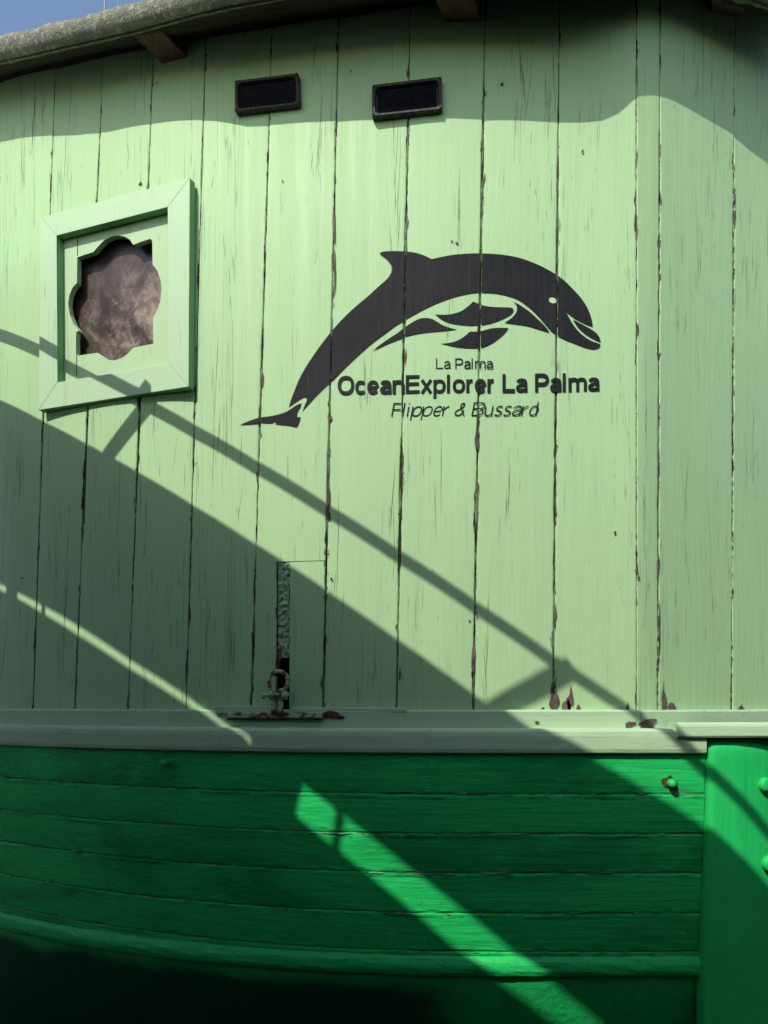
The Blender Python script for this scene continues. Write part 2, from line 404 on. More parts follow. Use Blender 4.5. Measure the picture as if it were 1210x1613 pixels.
# --- window: flat frame on the bent wall
PA, PB = wall(62, 500), wall(302, 450)
fd = Vector((PB.x-PA.x, PB.y-PA.y, 0)).normalized(); fnrm = Vector((fd.y, -fd.x, 0))    # towards the viewer
def frame_pt(px, py, depth=0):
    """point of the frame's front plane (depth = metres behind it)"""
    o = PA+fnrm*(.030-depth); r = Vector(((px-605)/F, 1, (HY-py)/F)); t = o.dot(fnrm)/r.dot(fnrm); return r*t
def prism(name, pts, depth, mat, parent, bev=0, edge=None):
    """flat outline (3-D points, in a plane facing fnrm) with thickness"""
    n = len(pts); v = [p for p in pts]+[p-fnrm*depth for p in pts]
    f = [tuple(range(n)), tuple(range(2*n-1, n-1, -1))]+[(i, i+n, (i+1) % n+n, (i+1) % n) for i in range(n)]
    o = fix_normals(obj(name, v, f, mat, parent))
    if bev: bevel(o, bev)
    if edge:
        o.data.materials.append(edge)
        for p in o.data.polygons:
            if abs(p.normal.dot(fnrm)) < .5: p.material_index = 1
    return o
O = [(64, 342), (299, 279.5), (297, 609), (60.5, 646)]; I = [(89, 371), (264, 326), (266, 573), (90.5, 602)]
# recessed panel with the lobed opening (zoomed tracing: 3.84 px per photo px)
Q = [(352, 558), (400, 541), (450, 525), (478, 492), (515, 453), (558, 432), (600, 425), (640, 432), (672, 452), (690, 482), (740, 463), (790, 446), (803, 452), (806, 470),
     (808, 600), (838, 640), (857, 700), (862, 755), (855, 820), (835, 880), (810, 925), (811, 1000), (812, 1080), (750, 1093), (690, 1105), (660, 1140), (620, 1168), (575, 1182), (535, 1176),
     (502, 1152), (475, 1135), (420, 1143), (362, 1152), (345, 1148), (344, 1080), (345, 1012), (362, 1000), (330, 960), (307, 905), (297, 845), (303, 790), (323, 742), (350, 712), (351, 640)]
Q = [(30+a/3.84, 260+b/3.84) for a, b in Q]
inner = [frame_pt(a, b, .027) for a, b in Q]; outer = [frame_pt(a, b, .027) for a, b in ((80, 362), (275, 314), (275, 585), (80, 612))]
bm = bmesh.new()
def loop(pts):
    vs = [bm.verts.new(p) for p in pts]; return [bm.edges.new((vs[i], vs[(i+1) % len(vs)])) for i in range(len(vs))]
es = loop(inner)+loop(outer); bmesh.ops.triangle_fill(bm, edges=es, use_beauty=True, normal=fnrm)
bm.verts.index_update(); fv = [v.co.copy() for v in bm.verts]; ff = [tuple(v.index for v in fc.verts) for fc in bm.faces]; bm.free()
n = len(fv); ni = len(inner); th = .017
vv = fv+[p-fnrm*th for p in fv]; fs = ff+[tuple(reversed([i+n for i in t])) for t in ff]
fs += [(i, (i+1) % ni, (i+1) % ni+n, i+n) for i in range(ni)]
window = fix_normals(obj('window', vv, fs, M['pale_panel'], boat))
window['label'] = 'small window with lobed cut-out opening in a square pale green frame'
for i in range(4):
    j = (i+1) % 4
    b = prism('frame_board', [frame_pt(*O[i]), frame_pt(*O[j]), frame_pt(*I[j]), frame_pt(*I[i])], .0235+.0006*i, M['pale_frame'], window, .0012, M['edge_shade'])
prism('pane', [frame_pt(a, b, .062) for a, b in ((70, 350), (285, 300), (285, 600), (70, 640))], .004, M['pane'], window)
# joint lines of the panel
for (a, b) in (((122.5, 376), (121.8, 402)), ((120.5, 560), (120.5, 592))):
    w = .5; prism('panel_joint', [frame_pt(a[0]-w, a[1], .0262), frame_pt(a[0]+w, a[1], .0262), frame_pt(b[0]+w, b[1], .0262), frame_pt(b[0]-w, b[1], .0262)], .0006, M['dark'], window)

# --- vents
def vent(c4, label):
    """c4: photo corners TL TR BR BL"""
    P = [wall(x, y, .004) for x, y in c4]; nrm = (P[1]-P[0]).cross(P[3]-P[0]).normalized()
    if nrm.y > 0: nrm = -nrm
    W_ = (P[1]-P[0]).length; H_ = (P[3]-P[0]).length
    def at(u, v, d): return lerp(lerp(P[0], P[1], u), lerp(P[3], P[2], u), v)+nrm*d
    def rounded(m, r, d, q=5):
        """outline inset m metres with corner radius r"""
        pts = []
        for cx, cy, a0 in ((m+r, m+r, 180), (W_-m-r, m+r, 270), (W_-m-r, H_-m-r, 0), (m+r, H_-m-r, 90)):
            for i in range(q+1):
                a = R(a0+90*i/q); pts.append(at((cx+r*math.cos(a))/W_, (cy+r*math.sin(a))/H_, d))
        return pts
    a = rounded(0, .006, .0); b = rounded(.0, .006, .013); b2 = rounded(.002, .006, .0155); c = rounded(.0075, .012, .0145); d = rounded(.0095, .012, .006); e = rounded(.0095, .012, .0005)
    L = [a, b, b2, c, d, e]; n = len(a); v = sum(L, []); f = []
    for k in range(len(L)-1):
        for i in range(n): f.append((k*n+i, k*n+(i+1) % n, (k+1)*n+(i+1) % n, (k+1)*n+i))
    for i, p in enumerate(v): v[i] = p+nrm*.0012*nz(p.x*150, p.z*150)
    fr = fix_normals(obj('vent', v, f, M['ventframe'], boat)); fr['label'] = label
    obj('vent_back', e, [tuple(range(n))], M['ventblack'], fr)
    ns = 8
    for i in range(ns):
        v0 = (.014/H_)+(1-.028/H_)*(i+.05)/ns; v1 = (.014/H_)+(1-.028/H_)*(i+.95)/ns; u0, u1 = .014/W_, 1-.014/W_
        q = [at(u0, v0, .0095), at(u1, v0, .0095), at(u1, v1, .0030), at(u0, v1, .0030)]; q += [p+nrm*-.0015 for p in q]
        fix_normals(obj('slat', q, [(0, 1, 2, 3), (7, 6, 5, 4), (0, 4, 5, 1), (1, 5, 6, 2), (2, 6, 7, 3), (3, 7, 4, 0)], M['ventblack'], fr))
    for cu, cv in ((.005, .005), (W_-.005, .005), (W_-.005, H_-.005), (.005, H_-.005)):
        pts = [at((cu+.0024*math.cos(t*math.pi/4))/W_, (cv+.0024*math.sin(t*math.pi/4))/H_, .0175) for t in range(8)]
        obj('screw', pts+[p-nrm*.003 for p in pts], [tuple(range(8))]+[(i, (i+1) % 8, (i+1) % 8+8, i+8) for i in range(8)], M['rust'], fr)
vent([(373, 133), (473, 121), (475, 171), (373, 183)], 'left of the two small black louvred vents')
vent([(587, 140), (696, 127), (697, 179), (587, 191)], 'right of the two small black louvred vents')

# --- painted emblem and lettering, following the planks
def painted(name, tris2d, mat, parent, off=.0019, cut=True):
    """tris2d: bmesh in photo pixels (x, -y); bent onto the wall and opened at the seams"""
    b = tris2d
    bmesh.ops.triangulate(b, faces=b.faces)
    xs = [v.co.x for v in b.verts]; lo, hi = min(xs), max(xs)
    x = math.floor(lo/12)*12
    while x < hi:
        bmesh.ops.bisect_plane(b, geom=b.verts[:]+b.edges[:]+b.faces[:], plane_co=(x, 0, 0), plane_no=(1, 0, 0)); x += 12
    y = -700
    while y < -380:
        bmesh.ops.bisect_plane(b, geom=b.verts[:]+b.edges[:]+b.faces[:], plane_co=(0, y, 0), plane_no=(0, 1, 0)); y += 8
    dead = []
    for s in SEAMS:
        pa = Vector((s[0], -100, 0)); pb = Vector((s[1], -1110, 0)); d = (pb-pa).normalized(); nn = Vector((d.y, -d.x, 0))
        w = s[2]/.00165*.36
        for sg in (-1, 1):
            bmesh.ops.bisect_plane(b, geom=b.verts[:]+b.edges[:]+b.faces[:], plane_co=pa+nn*w*sg, plane_no=nn)
        for fc in b.faces:
            c = fc.calc_center_median()
            if abs((c-pa).dot(nn)) < w*.98 and nz(c.y*.07, s[0]) > -.25: dead.append(fc)
    dead = list(set(dead))
    if dead and cut: bmesh.ops.delete(b, geom=dead, context='FACES')
    bmesh.ops.triangulate(b, faces=b.faces)
    b.verts.index_update()
    v = [wall(q.co.x, -q.co.y, off+q.co.z*5e-5) for q in b.verts]; f = [tuple(q.index for q in fc.verts) for fc in b.faces]
    b.free()
    o = obj(name, v, f, mat, parent)
    bm2 = bmesh.new(); bm2.from_mesh(o.data)
    for fc in bm2.faces:
        if fc.normal.y > 0: fc.normal_flip()
    bm2.to_mesh(o.data); bm2.free()
    return o
def poly(pts, ox):
    """smooth outline through zoomed points"""
    b = bmesh.new(); vs = [b.verts.new((ox+x/3.5588, -(370+y/3.5588), 0)) for x, y in pts]; b.faces.new(vs); return b
def densify(pts, corners=()):
    """Catmull-Rom through pts, sharp at the listed points"""
    out = []; n = len(pts); cs = set(corners)
    for i in range(n):
        p1, p2 = pts[i], pts[(i+1) % n]; p0 = pts[i-1] if i not in cs else p1; p3 = pts[(i+2) % n] if (i+1) % n not in cs else p2
        for k in range(4):
            t = k/4; q = []
            for d in (0, 1):
                a, b_, c, e = p0[d], p1[d], p2[d], p3[d]
                q.append(.5*(2*b_+(c-a)*t+(2*a-5*b_+4*c-e)*t*t+(3*b_-a-3*c+e)*t**3))
            out.append(tuple(q))
    return out
z6 = lambda L: [(x+1067.7, y) for x, y in L]
body = [(338, 968), (350, 925), (375, 860), (400, 800), (440, 730), (480, 670), (530, 600), (590, 525), (650, 460), (720, 395), (780, 345), (840, 290), (885, 250), (905, 225), (916, 200),
        (915, 175), (903, 155), (880, 130), (855, 112), (848, 100), (870, 93), (920, 90), (985, 92), (1040, 98), (1090, 112), (1140, 135)]
nb0 = len(body)-1
body += z6([(130, 122), (200, 110), (280, 104), (345, 103), (420, 106), (500, 115), (570, 130), (640, 155), (700, 182), (770, 222), (820, 260), (870, 310), (910, 355), (940, 400), (960, 445), (972, 490), (974, 515)])
tip = len(body)-1
body += z6([(930, 497), (870, 464), (820, 424)]); mc = len(body)-1
body += z6([(836, 452), (870, 510), (910, 555), (960, 590), (1000, 606), (1017, 612)]); jt = len(body)-1
body += z6([(1015, 626), (1000, 637), (970, 640), (930, 630), (880, 610), (830, 590), (780, 565), (752, 545), (735, 530), (700, 490), (660, 445), (610, 400), (560, 365), (510, 345), (450, 330), (400, 323), (340, 322),
            (280, 330), (200, 350), (130, 375), (60, 405)])
body += [(1067, 435), (1000, 470), (940, 505), (880, 550), (800, 610), (720, 680), (650, 745), (580, 815), (510, 885), (450, 950), (415, 990)]; tb = len(body)-1
body += [(425, 960), (438, 930), (436, 915), (425, 912), (400, 925), (370, 945)]
emb = painted('dolphin_emblem', poly(densify(body, (0, 19, nb0, tip, mc, jt, tb)), 360), M['emblem'], boat)
emb['label'] = 'black painted leaping dolphin emblem on the cabin planks'
shapes = {
 'tail_fluke': ([(60, 1066), (110, 1045), (170, 1025), (240, 1015), (310, 997), (350, 975), (380, 955), (408, 943), (405, 965), (390, 990), (385, 1010), (390, 1022), (405, 1020), (400, 1045), (390, 1070), (380, 1080), (340, 1072), (300, 1068), (265, 1063), (262, 1048), (235, 1058), (180, 1055), (120, 1060)], (0, 7, 12, 18, 19)),
 'flank': ([(805, 652), (850, 615), (900, 580), (950, 548), (985, 520), (1030, 490), (1070, 470), (1110, 465), (1150, 475), (1200, 505), (1245, 521), (1282, 530), (1220, 540), (1130, 548), (1067, 555), (1000, 568), (940, 590), (880, 615)], (0, 11)),
 'upper_flipper': (z6([(90, 445), (140, 447), (190, 442), (240, 425), (275, 400), (305, 373), (345, 390), (400, 402), (470, 405), (520, 408), (530, 425), (515, 445), (480, 465), (430, 485), (370, 500), (300, 508), (230, 505), (170, 495), (125, 475)]), (0, 5)),
 'breast': (z6([(527, 372), (570, 395), (620, 430), (670, 475), (710, 515), (732, 545), (680, 530), (600, 508), (480, 492), (520, 465), (545, 435), (550, 410), (545, 390)]), (0, 5, 8)),
 'lower_flipper': (z6([(122, 610), (180, 603), (230, 585), (265, 560), (285, 542), (340, 540), (400, 525), (450, 520), (503, 522), (480, 550), (440, 585), (390, 615), (340, 632), (280, 635), (200, 628)]), (0, 4, 8)),
 'beak': (z6([(862, 472), (910, 498), (980, 538), (1010, 570), (1020, 600), (1000, 594), (940, 560), (895, 520)]), (0, 4))}
for nm, (pts, cs) in shapes.items(): painted(nm, poly(densify(pts, cs), 360), M['emblem'], emb)
painted('eye', poly([(x, y) for x, y in [(1067.7+750+22*math.cos(t*.5236), 367+16*math.sin(t*.5236)+3*math.cos(t*.5236)) for t in range(12)]], 360), M['pale_frame'], emb, .0025)

def ell(cx, cy, rx, ry, a0, a1, n=20):
    """superellipse-like arc"""
    o_ = []
    for i in range(n+1):
        a = R(lerp(a0, a1, i/n)); c, d = math.cos(a), math.sin(a); e = .86
        o_.append((cx+rx*math.copysign(abs(c)**e, c), cy+ry*math.copysign(abs(d)**e, d)))
    return o_
ADV = dict(O=.778, c=.54, e=.556, a=.556, n=.59, E=.667, x=.556, p=.60, l=.26, o=.60, r=.38, L=.60, P=.667, m=.87, F=.611, i=.23, u=.57, s=.5, d=.57, B=.667)
ADV['&'] = .70; ADV[' '] = .29
def glyph(ch, t):
    """centre lines of a sans-serif letter, cap height 1, stroke t"""
    W_ = ADV[ch]/.716; sb = .088-.26*t; h = t/2; l, r = sb, W_-sb*.8; a, b = l+h, r-h; c = (a+b)/2; X = .735; k = h*.92
    if ch == 'L': return [[(a, 1), (a, 0)], [(l, k), (r, k)]]
    if ch == 'E': return [[(a, 1), (a, 0)], [(l, k), (r, k)], [(l, .52), (r-.04, .52)], [(l, 1-k), (r-.01, 1-k)]]
    if ch == 'F': return [[(a, 1), (a, 0)], [(l, .50), (r-.07, .50)], [(l, 1-k), (r, 1-k)]]
    if ch == 'P': return [[(a, 1), (a, 0)], [(a, 1-k), (c, 1-k)]+ell(c, (1-k+.42)/2, b-c, (1-k-.42)/2, 88, -88, 14)+[(a, .42)]]
    if ch == 'B': return [[(a, 1), (a, 0)], [(a, 1-k), (c, 1-k)]+ell(c, (1-k+.53)/2, b-c-.04, (1-k-.53)/2, 88, -88, 12)+[(a, .53)], [(a, .53), (c, .53)]+ell(c, (.53+k)/2, b-c, (.53-k)/2, 88, -88, 12)+[(a, k)]]
    if ch == 'O': return [ell(c, .5, b-c, .51-k, 0, 360, 36)]
    if ch == 'o': return [ell(c, X/2, b-c, X/2+.01-k, 0, 360, 30)]
    if ch == 'c': return [ell(c, X/2, b-c, X/2+.01-k, 38, 322, 26)]
    if ch == 'e': return [[(a, X*.48), (b, X*.48)], ell(c, X/2, b-c, X/2+.01-k, 0, 325, 28)]
    if ch == 'a': return [ell(c, X*.66, b-c-.01, X*.34+.01-k, 165, 0, 14)+[(b, X*.3), (b+.01, .06), (b+.02, 0)],
                          [(b, X*.60), (c+.05, X*.55), (c-.10, X*.49)]+ell(c-.02, X*.25+k*.35, (c-.02-a), X*.25-k*.6, 120, 270, 10)+[(c+.06, k+.01), (b-.03, X*.17), (b, X*.33)]]
    if ch == 'n': return [[(a, X), (a, 0)], ell(c, X*.60, b-c, X*.40+.01-k, 168, 0, 14)+[(b, 0)]]
    if ch == 'u': return [[(b, X), (b, 0)], [(a, X)]+ell(c, X*.40, b-c, X*.40+.01-k, 180, 348, 14)]
    if ch == 'm':
        q = (b-a)/4; return [[(a, X), (a, 0)], ell(a+q, X*.63, q, X*.37+.01-k, 165, 0, 12)+[(a+2*q, 0)], ell(a+3*q, X*.63, q, X*.37+.01-k, 165, 0, 12)+[(b, 0)]]
    if ch == 'r': return [[(a, X), (a, 0)], ell(b+.01, X*.55, b+.01-a, X*.45+.01-k, 172, 88, 8)]
    if ch == 'x': return [[(a-.03, X), (b+.03, 0)], [(b+.03, X), (a-.03, 0)]]
    if ch == 'l': return [[(a, 1), (a, 0)]]
    if ch == 'i': return [[(a, X), (a, 0)], [(a, 1), (a, 1-t*1.0)]]
    if ch == 'p': return [[(a, X), (a, -.28)], ell(c, X/2, b-c, X/2+.01-k, 0, 360, 30)]
    if ch == 'd': return [[(b, 1), (b, 0)], ell(c, X/2, b-c, X/2+.01-k, 0, 360, 30)]
    if ch == 's': return [ell(c, X*.74, b-c-.01, X*.26+.01-k, 30, 200, 10)+[(a+.06, X*.60), (c, X*.5), (b-.07, X*.41)]+ell(c, X*.26, b-c, X*.26+.01-k, 20, -150, 10)]
    if ch == '&': return [[(b, .0), (c-.05, .52), (c-.16, .72), (c-.15, .86), (c-.04, .94), (c+.07, .90), (c+.10, .78), (c+.03, .64), (c-.14, .52), (a, .36), (a-.01, .20), (a+.08, .08), (c-.08, .05), (c+.08, .12), (c+.20, .28), (c+.26, .46)]]
    return []
def lettering(text, x0, x1, yl, yr, cap, t, shear, label):
    b = bmesh.new(); x = 0; quads = []; lay = 0
    for ch in text:
        for st in glyph(ch, t):
            lay += 1; P_ = [Vector((p[0]+x, p[1])) for p in st]; closed = (P_[0]-P_[-1]).length < 1e-6
            if closed: P_ = P_[:-1]
            n_ = len(P_); L_ = []; R_ = []
            for i in range(n_):
                p0 = P_[i-1] if (i or closed) else None; p2 = P_[(i+1) % n_] if (i < n_-1 or closed) else None
                d1 = (P_[i]-p0).normalized() if p0 is not None else None; d2 = (p2-P_[i]).normalized() if p2 is not None else None
                d = (d1+d2).normalized() if (d1 and d2) else (d1 or d2); nn = Vector((-d.y, d.x)); mk = 1.0
                if d1 and d2: mk = 1/max(.6, nn.dot(Vector((-d1.y, d1.x))))
                L_.append(P_[i]+nn*t/2*mk); R_.append(P_[i]-nn*t/2*mk)
            for i in range(n_ if closed else n_-1):
                j = (i+1) % n_; quads.append((lay % 9, [L_[i], L_[j], R_[j], R_[i]]))
        x += ADV[ch]/.716
    for _, q in quads:
        for p in q: p.x += shear*p.y
    mn = min(p.x for _, q in quads for p in q); mx = max(p.x for _, q in quads for p in q)
    for lay, q in quads:
        vs = []
        for p in q:
            f_ = (p.x-mn)/(mx-mn); vs.append(b.verts.new((lerp(x0, x1, f_), -(lerp(yl, yr, f_)-p.y*cap), lay)))
        b.faces.new(vs)
    bmesh.ops.remove_doubles(b, verts=b.verts, dist=1e-4)
    o = painted('lettering', b, M['emblem'], boat, .0019, False); o['label'] = label
    return o
lettering('La Palma', 687, 777, 581, 580.5, 16.5, .125, 0, 'small lettering La Palma under the dolphin')
lettering('OceanExplorer La Palma', 532, 945, 621.5, 616, 29, .195, 0, 'bold lettering OceanExplorer La Palma')
lettering('Flipper & Bussard', 616, 849, 656, 654.5, 21.5, .095, .20, 'slanted lettering Flipper & Bussard')

# --- sill, rail
def sweep(name, X0, X1, prof, mat, parent, base=Yw, n=140, seed=0, jit=.0007, ends=True):
    """profile [(offset towards viewer, z)] swept along the boat's side"""
    v = []; f = []; m = len(prof)
    for i in range(n+1):
        X = lerp(X0, X1, i/n)
        for k, (o_, z) in enumerate(prof):
            j = jit*nz(X*14, k*.6, seed)+jit*.6*nz(X*60, k*.8, seed)
            v.append((X, base(X)-o_+j, z+jit*1.2*nz(X*18, k*.3, seed+7)))
    for i in range(n):
        for k in range(m): a = i*m+k; b = i*m+(k+1) % m; f.append((a, b, b+m, a+m))
    if ends: f += [tuple(range(m-1, -1, -1)), tuple(range(n*m, n*m+m))]
    return fix_normals(obj(name, v, f, mat, parent))
sweep('sill_moulding', -2.0, XC+.003, [(-.03, -.012), (.020, -.0135), (.0235, -.018), (.0235, -.075), (-.03, -.075)], M['pale_trim'], boat, seed=1)
sweep('sill_moulding', XC+.0055, 1.5, [(-.03, -.013), (.018, -.0145), (.0215, -.019), (.0215, -.075), (-.03, -.075)], M['pale_trim'], boat, seed=2, n=60)
xr_end = hit(1112, 1170, lambda X, z: Yflat(X)-.055).x
sweep('rub_rail', -2.0, xr_end, [(-.09, -.060), (.050, -.0605), (.056, -.063), (.0595, -.069), (.061, -.080), (.0605, -.112), (.058, -.121), (.053, -.1245), (-.02, -.126)], M['pale_trim'], boat, base=Yflat, seed=3)
xq = hit(1066, 1150, lambda X, z: Yflat(X)-.062).x
v = []
sweep('rub_rail', xq, 1.5, [(.0, -.0455), (.066, -.046), (.070, -.049), (.072, -.055), (.072, -.078), (.069, -.083), (.0, -.085)], M['pale_trim'], boat, base=Yflat, seed=5, n=50)
patch(993, 1141, 16, 9, 91, .0275, mat='wood', name='flaked_patch', parent=boat, pointed=False)
patch(1021, 1140, 28, 13, 92, .0255, mat='wood', name='flaked_patch', parent=boat, pointed=False)
patch(846, 1138, 9, 3, 93, .0275, mat='rust', name='rust_spot', parent=boat, pointed=False)

# --- hull: backing and planks
ZS = [-.122, -.229, -.332, -.434, -.540, -.643, -.70]
XH = hit(1106, 1350, lambda X, z: Yh(X, z)).x
def sheer(X, z):                                            # seams droop a little where the boat turns
    return z+.012*max(0, min(1, (-.2-X)/1.0))*(-z*2)*.9
v = []; f = []
zz = [-.10, -.3, -.5, -.7, -.8, -.95, -1.15, -1.4, -1.59]
Xh = [-2.4+i*.06 for i in range(66)]
for X in Xh:
    for z in zz: v.append((X, Yh(X, z)+.022, z))
m = len(zz)
for i in range(len(Xh)-1):
    for k in range(m-1): f.append((i*m+k, (i+1)*m+k, (i+1)*m+k+1, i*m+k+1))
hull = obj('hull', v, f, M['dark'], boat)
for k in range(len(ZS)-1):
    v = []; f = []; uv = []; n = 330; X0 = -2.2
    tl = random.uniform(-.003, .003)
    for i in range(n+1):
        X = lerp(X0, XH+.0004, i/n)
        g1 = max(.0001, .0002+.0020*nz(X*3.5, k*5.1)+.0014*nz(X*17, k*5.1)); g0 = max(.0001, .0001+.0020*nz(X*3.5, (k+1)*5.1)+.0014*nz(X*17, (k+1)*5.1+2))
        zt = sheer(X, ZS[k])-g1+.0012*nz(X*30, k*9); zb = sheer(X, ZS[k+1])+g0+.0012*nz(X*34, k*9+4)
        H = zt-zb
        lipt = .0015+.013*max(0, nz(X*6, k*2.2+9))+.005*nz(X*33, k*3)+.0035*nz(X*90, k*3)
        wv = .003*nz(X*11, k*4.4); rows = [(zt, .020), (zt-.0003, .0030), (zt-.0025+wv*.3, .0008-lipt*.55), (zt-.0065+wv, -.0002-lipt*.40), (zt-.013+wv, -.0006-.0012*nz(X*25, k)), (zt-H*.33, -.0012), (zt-H*.66, -.0012), (zb+.011+wv, -.0006-.0016*nz(X*21, k+3)), (zb+.0045, -.0002-.0022*nz(X*28, k+5)), (zb+.0004, .0020), (zb, .020)]
        for z, d in rows:
            t = (zt-z)/H
            v.append((X, Yh(X, z)+d+tl*(t-.5)+.0010*nz(X*4, z*9, k)+.0004*nz(X*30, z*40, k), z)); uv.append((max(0, zt-z), max(0, z-zb)))
    m = len(rows)
    for i in range(n):
        for q in range(m-1): a = i*m+q; f.append((a, a+m, a+m+1, a+1))
    f += [tuple(range(m)), tuple(range(n*m+m-1, n*m-1, -1))]
    fix_normals(obj('hull_plank', v, f, M['green'], hull, uv, smooth=False))
# curled paint lips and small chips along the hull seams
M['flake'] = simple('chalky_green_flake', (.045, .20, .085), (.16, .32, .20), (40, 40, 90), .5, .001, spec=.4)
rr = random.Random(21); v = []; f = []
for k in range(1, 6):
    for q in range(46):
        X = rr.uniform(-1.7, XH-.08); L = rr.choice((.012, .02, .03, .05, .08))*rr.uniform(.6, 1.3); n = 7; b0 = len(v); up = rr.choice((-1, 1, 1)); hgt = rr.uniform(.0015, .0048); pro = rr.uniform(.0012, .0042); z0 = rr.uniform(-.0035, .004)
        for i in range(n+1):
            t = i/n; x = min(X+L*t, XH-.004); e = math.sin(math.pi*t)*(.6+.5*nz(q*3.1, t*5, k)); z = sheer(x, ZS[k])+z0+.0016*nz(x*60, k)
            y = Yh(x, z); v += [(x, y-.0012, z), (x, y-.0022-pro*e, z+up*hgt*e*.6), (x, y-.0016-pro*e*1.5, z+up*hgt*e)]
        for i in range(n):
            for c in (0, 1): a = b0+i*3+c; f.append((a, a+3, a+4, a+1))
fl = obj('flaking_paint', v, f, M['flake'], hull); fl['kind'] = 'stuff'
# rounded strake and the bilge below it
pr = [(.024*math.cos(R(a))-.006, -.682+.030*math.sin(R(a))) for a in range(90, -91, -15)]+[(-.03, -.712), (-.03, -.652)]
sweep('strake', -2.2, XH+.02, pr, M['green_plain'], hull, base=lambda X: Yh(X, -.69), seed=11, jit=.0022, n=200)
v = []; f = []; zz = [-.69+(-.90)*i/30 for i in range(31)]
for i in range(181):
    X = lerp(-2.3, 1.5, i/180)
    for z in zz: v.append((X, Yh(X, z)-.002-.003*nz(X*6, z*6)-.0015*nz(X*22, z*22), z))
for i in range(180):
    for k in range(30): a = i*31+k; f.append((a, a+31, a+32, a+1))
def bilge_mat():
    g = G('green_bilge_with_painted_shade'); sp = g.n.new('ShaderNodeSeparateXYZ'); g.t.links.new(g.pos, sp.inputs[0])
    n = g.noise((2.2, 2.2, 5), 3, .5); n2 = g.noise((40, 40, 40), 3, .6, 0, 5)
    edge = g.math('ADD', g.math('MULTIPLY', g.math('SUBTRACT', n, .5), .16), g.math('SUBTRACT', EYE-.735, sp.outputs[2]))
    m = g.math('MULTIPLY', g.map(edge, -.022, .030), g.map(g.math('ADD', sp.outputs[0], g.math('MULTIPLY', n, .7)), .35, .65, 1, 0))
    col = g.mix(g.map(n2, .3, .7), (.012, .40, .09), (.016, .46, .11)); col = g.mix(m, col, (.005, .07, .028))  # lower left mixed darker: deep shade put into the bilge colour
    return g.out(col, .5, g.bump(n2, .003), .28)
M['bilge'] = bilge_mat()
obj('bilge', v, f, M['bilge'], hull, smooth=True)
# stem post at the right
xs0 = XH+.001; v = []; f = []; NA = 40; NZ_ = 90
def stem_y(X, z):
    t = X-xs0; y = Yflat(X)-.056+.03*max(0, -.12-z)*.7
    y += .024*math.exp(-t/.006)                              # rounded near edge
    d = max(0, t-.055); y += 1.25*d*d
    return y
for j in range(NZ_+1):
    for i in range(NA+1):
        X = xs0+(.42)*((i/NA)**1.5); z = lerp(-.0885-.012*max(0, (X-xs0-.09)/.12)**2 if X > xs0+.09 else -.0885, -1.45, (j/NZ_))
        tp = .014*math.exp(-(j/NZ_)*1.36/.012)
        rag = .0022*nz(z*25, 3)*(1 if i == 0 else .3)
        v.append((X+rag*.5, stem_y(X, z)+tp+(.03 if i == 0 else 0)+.0022*nz(X*9, z*9)+.0009*nz(X*40, z*40), z))
for j in range(NZ_):
    for i in range(NA): a = j*(NA+1)+i; f.append((a, a+NA+1, a+NA+2, a+1))
fix_normals(obj('stem_post', v, f, M['green_plain'], boat, smooth=True))
v = []                                                       # ragged filler along the stem joint
def stemp(px, py, off=0): return hit(px, py, lambda X, z: stem_y(X, z)-off)

def stud(name, c, nrm, r, h, mat, parent, dome=True, n=14):
    """round stud or bolt: c foot, nrm outwards"""
    nrm = nrm.normalized(); t = nrm.cross(Vector((0, 0, 1))).normalized(); b = nrm.cross(t)
    L = [(r*1.0, -.004), (r, h*.55), (r*.93, h*.78), (r*.7, h*.93), (r*.35, h)] if dome else [(r*.85, -.004), (r*.85, h*.8), (r, h*.82), (r, h*.95), (r*.7, h)]
    v = [c+t*(q*math.cos(2*math.pi*i/n))+b*(q*math.sin(2*math.pi*i/n))+nrm*d for q, d in L for i in range(n)]
    f = [(k*n+i, k*n+(i+1) % n, (k+1)*n+(i+1) % n, (k+1)*n+i) for k in range(len(L)-1) for i in range(n)]+[tuple((len(L)-1)*n+i for i in range(n))]
    return fix_normals(obj(name, v, f, mat, parent, smooth=True))
out = Vector((0, -1, -.05))
for (x, y) in ((1058, 1233), (265, 1201)):
    stud('bolt', hullp(x-2, y), out+Vector((-.05 if x > 600 else -.3, 0, 0)), .0105, .027, M['green_plain'], hull)
patch(1056, 1233, 22, 22, 120, .0030, fn=hullp, mat='rust', name='rust_ring', parent=hull, pointed=False)
stud('bolt', stemp(1204, 1236), Vector((.25, -1, 0)), .019, .016, M['green_plain'], boat)
stud('bolt', stemp(1210, 1360), Vector((.25, -1, 0)), .021, .018, M['green_plain'], boat)

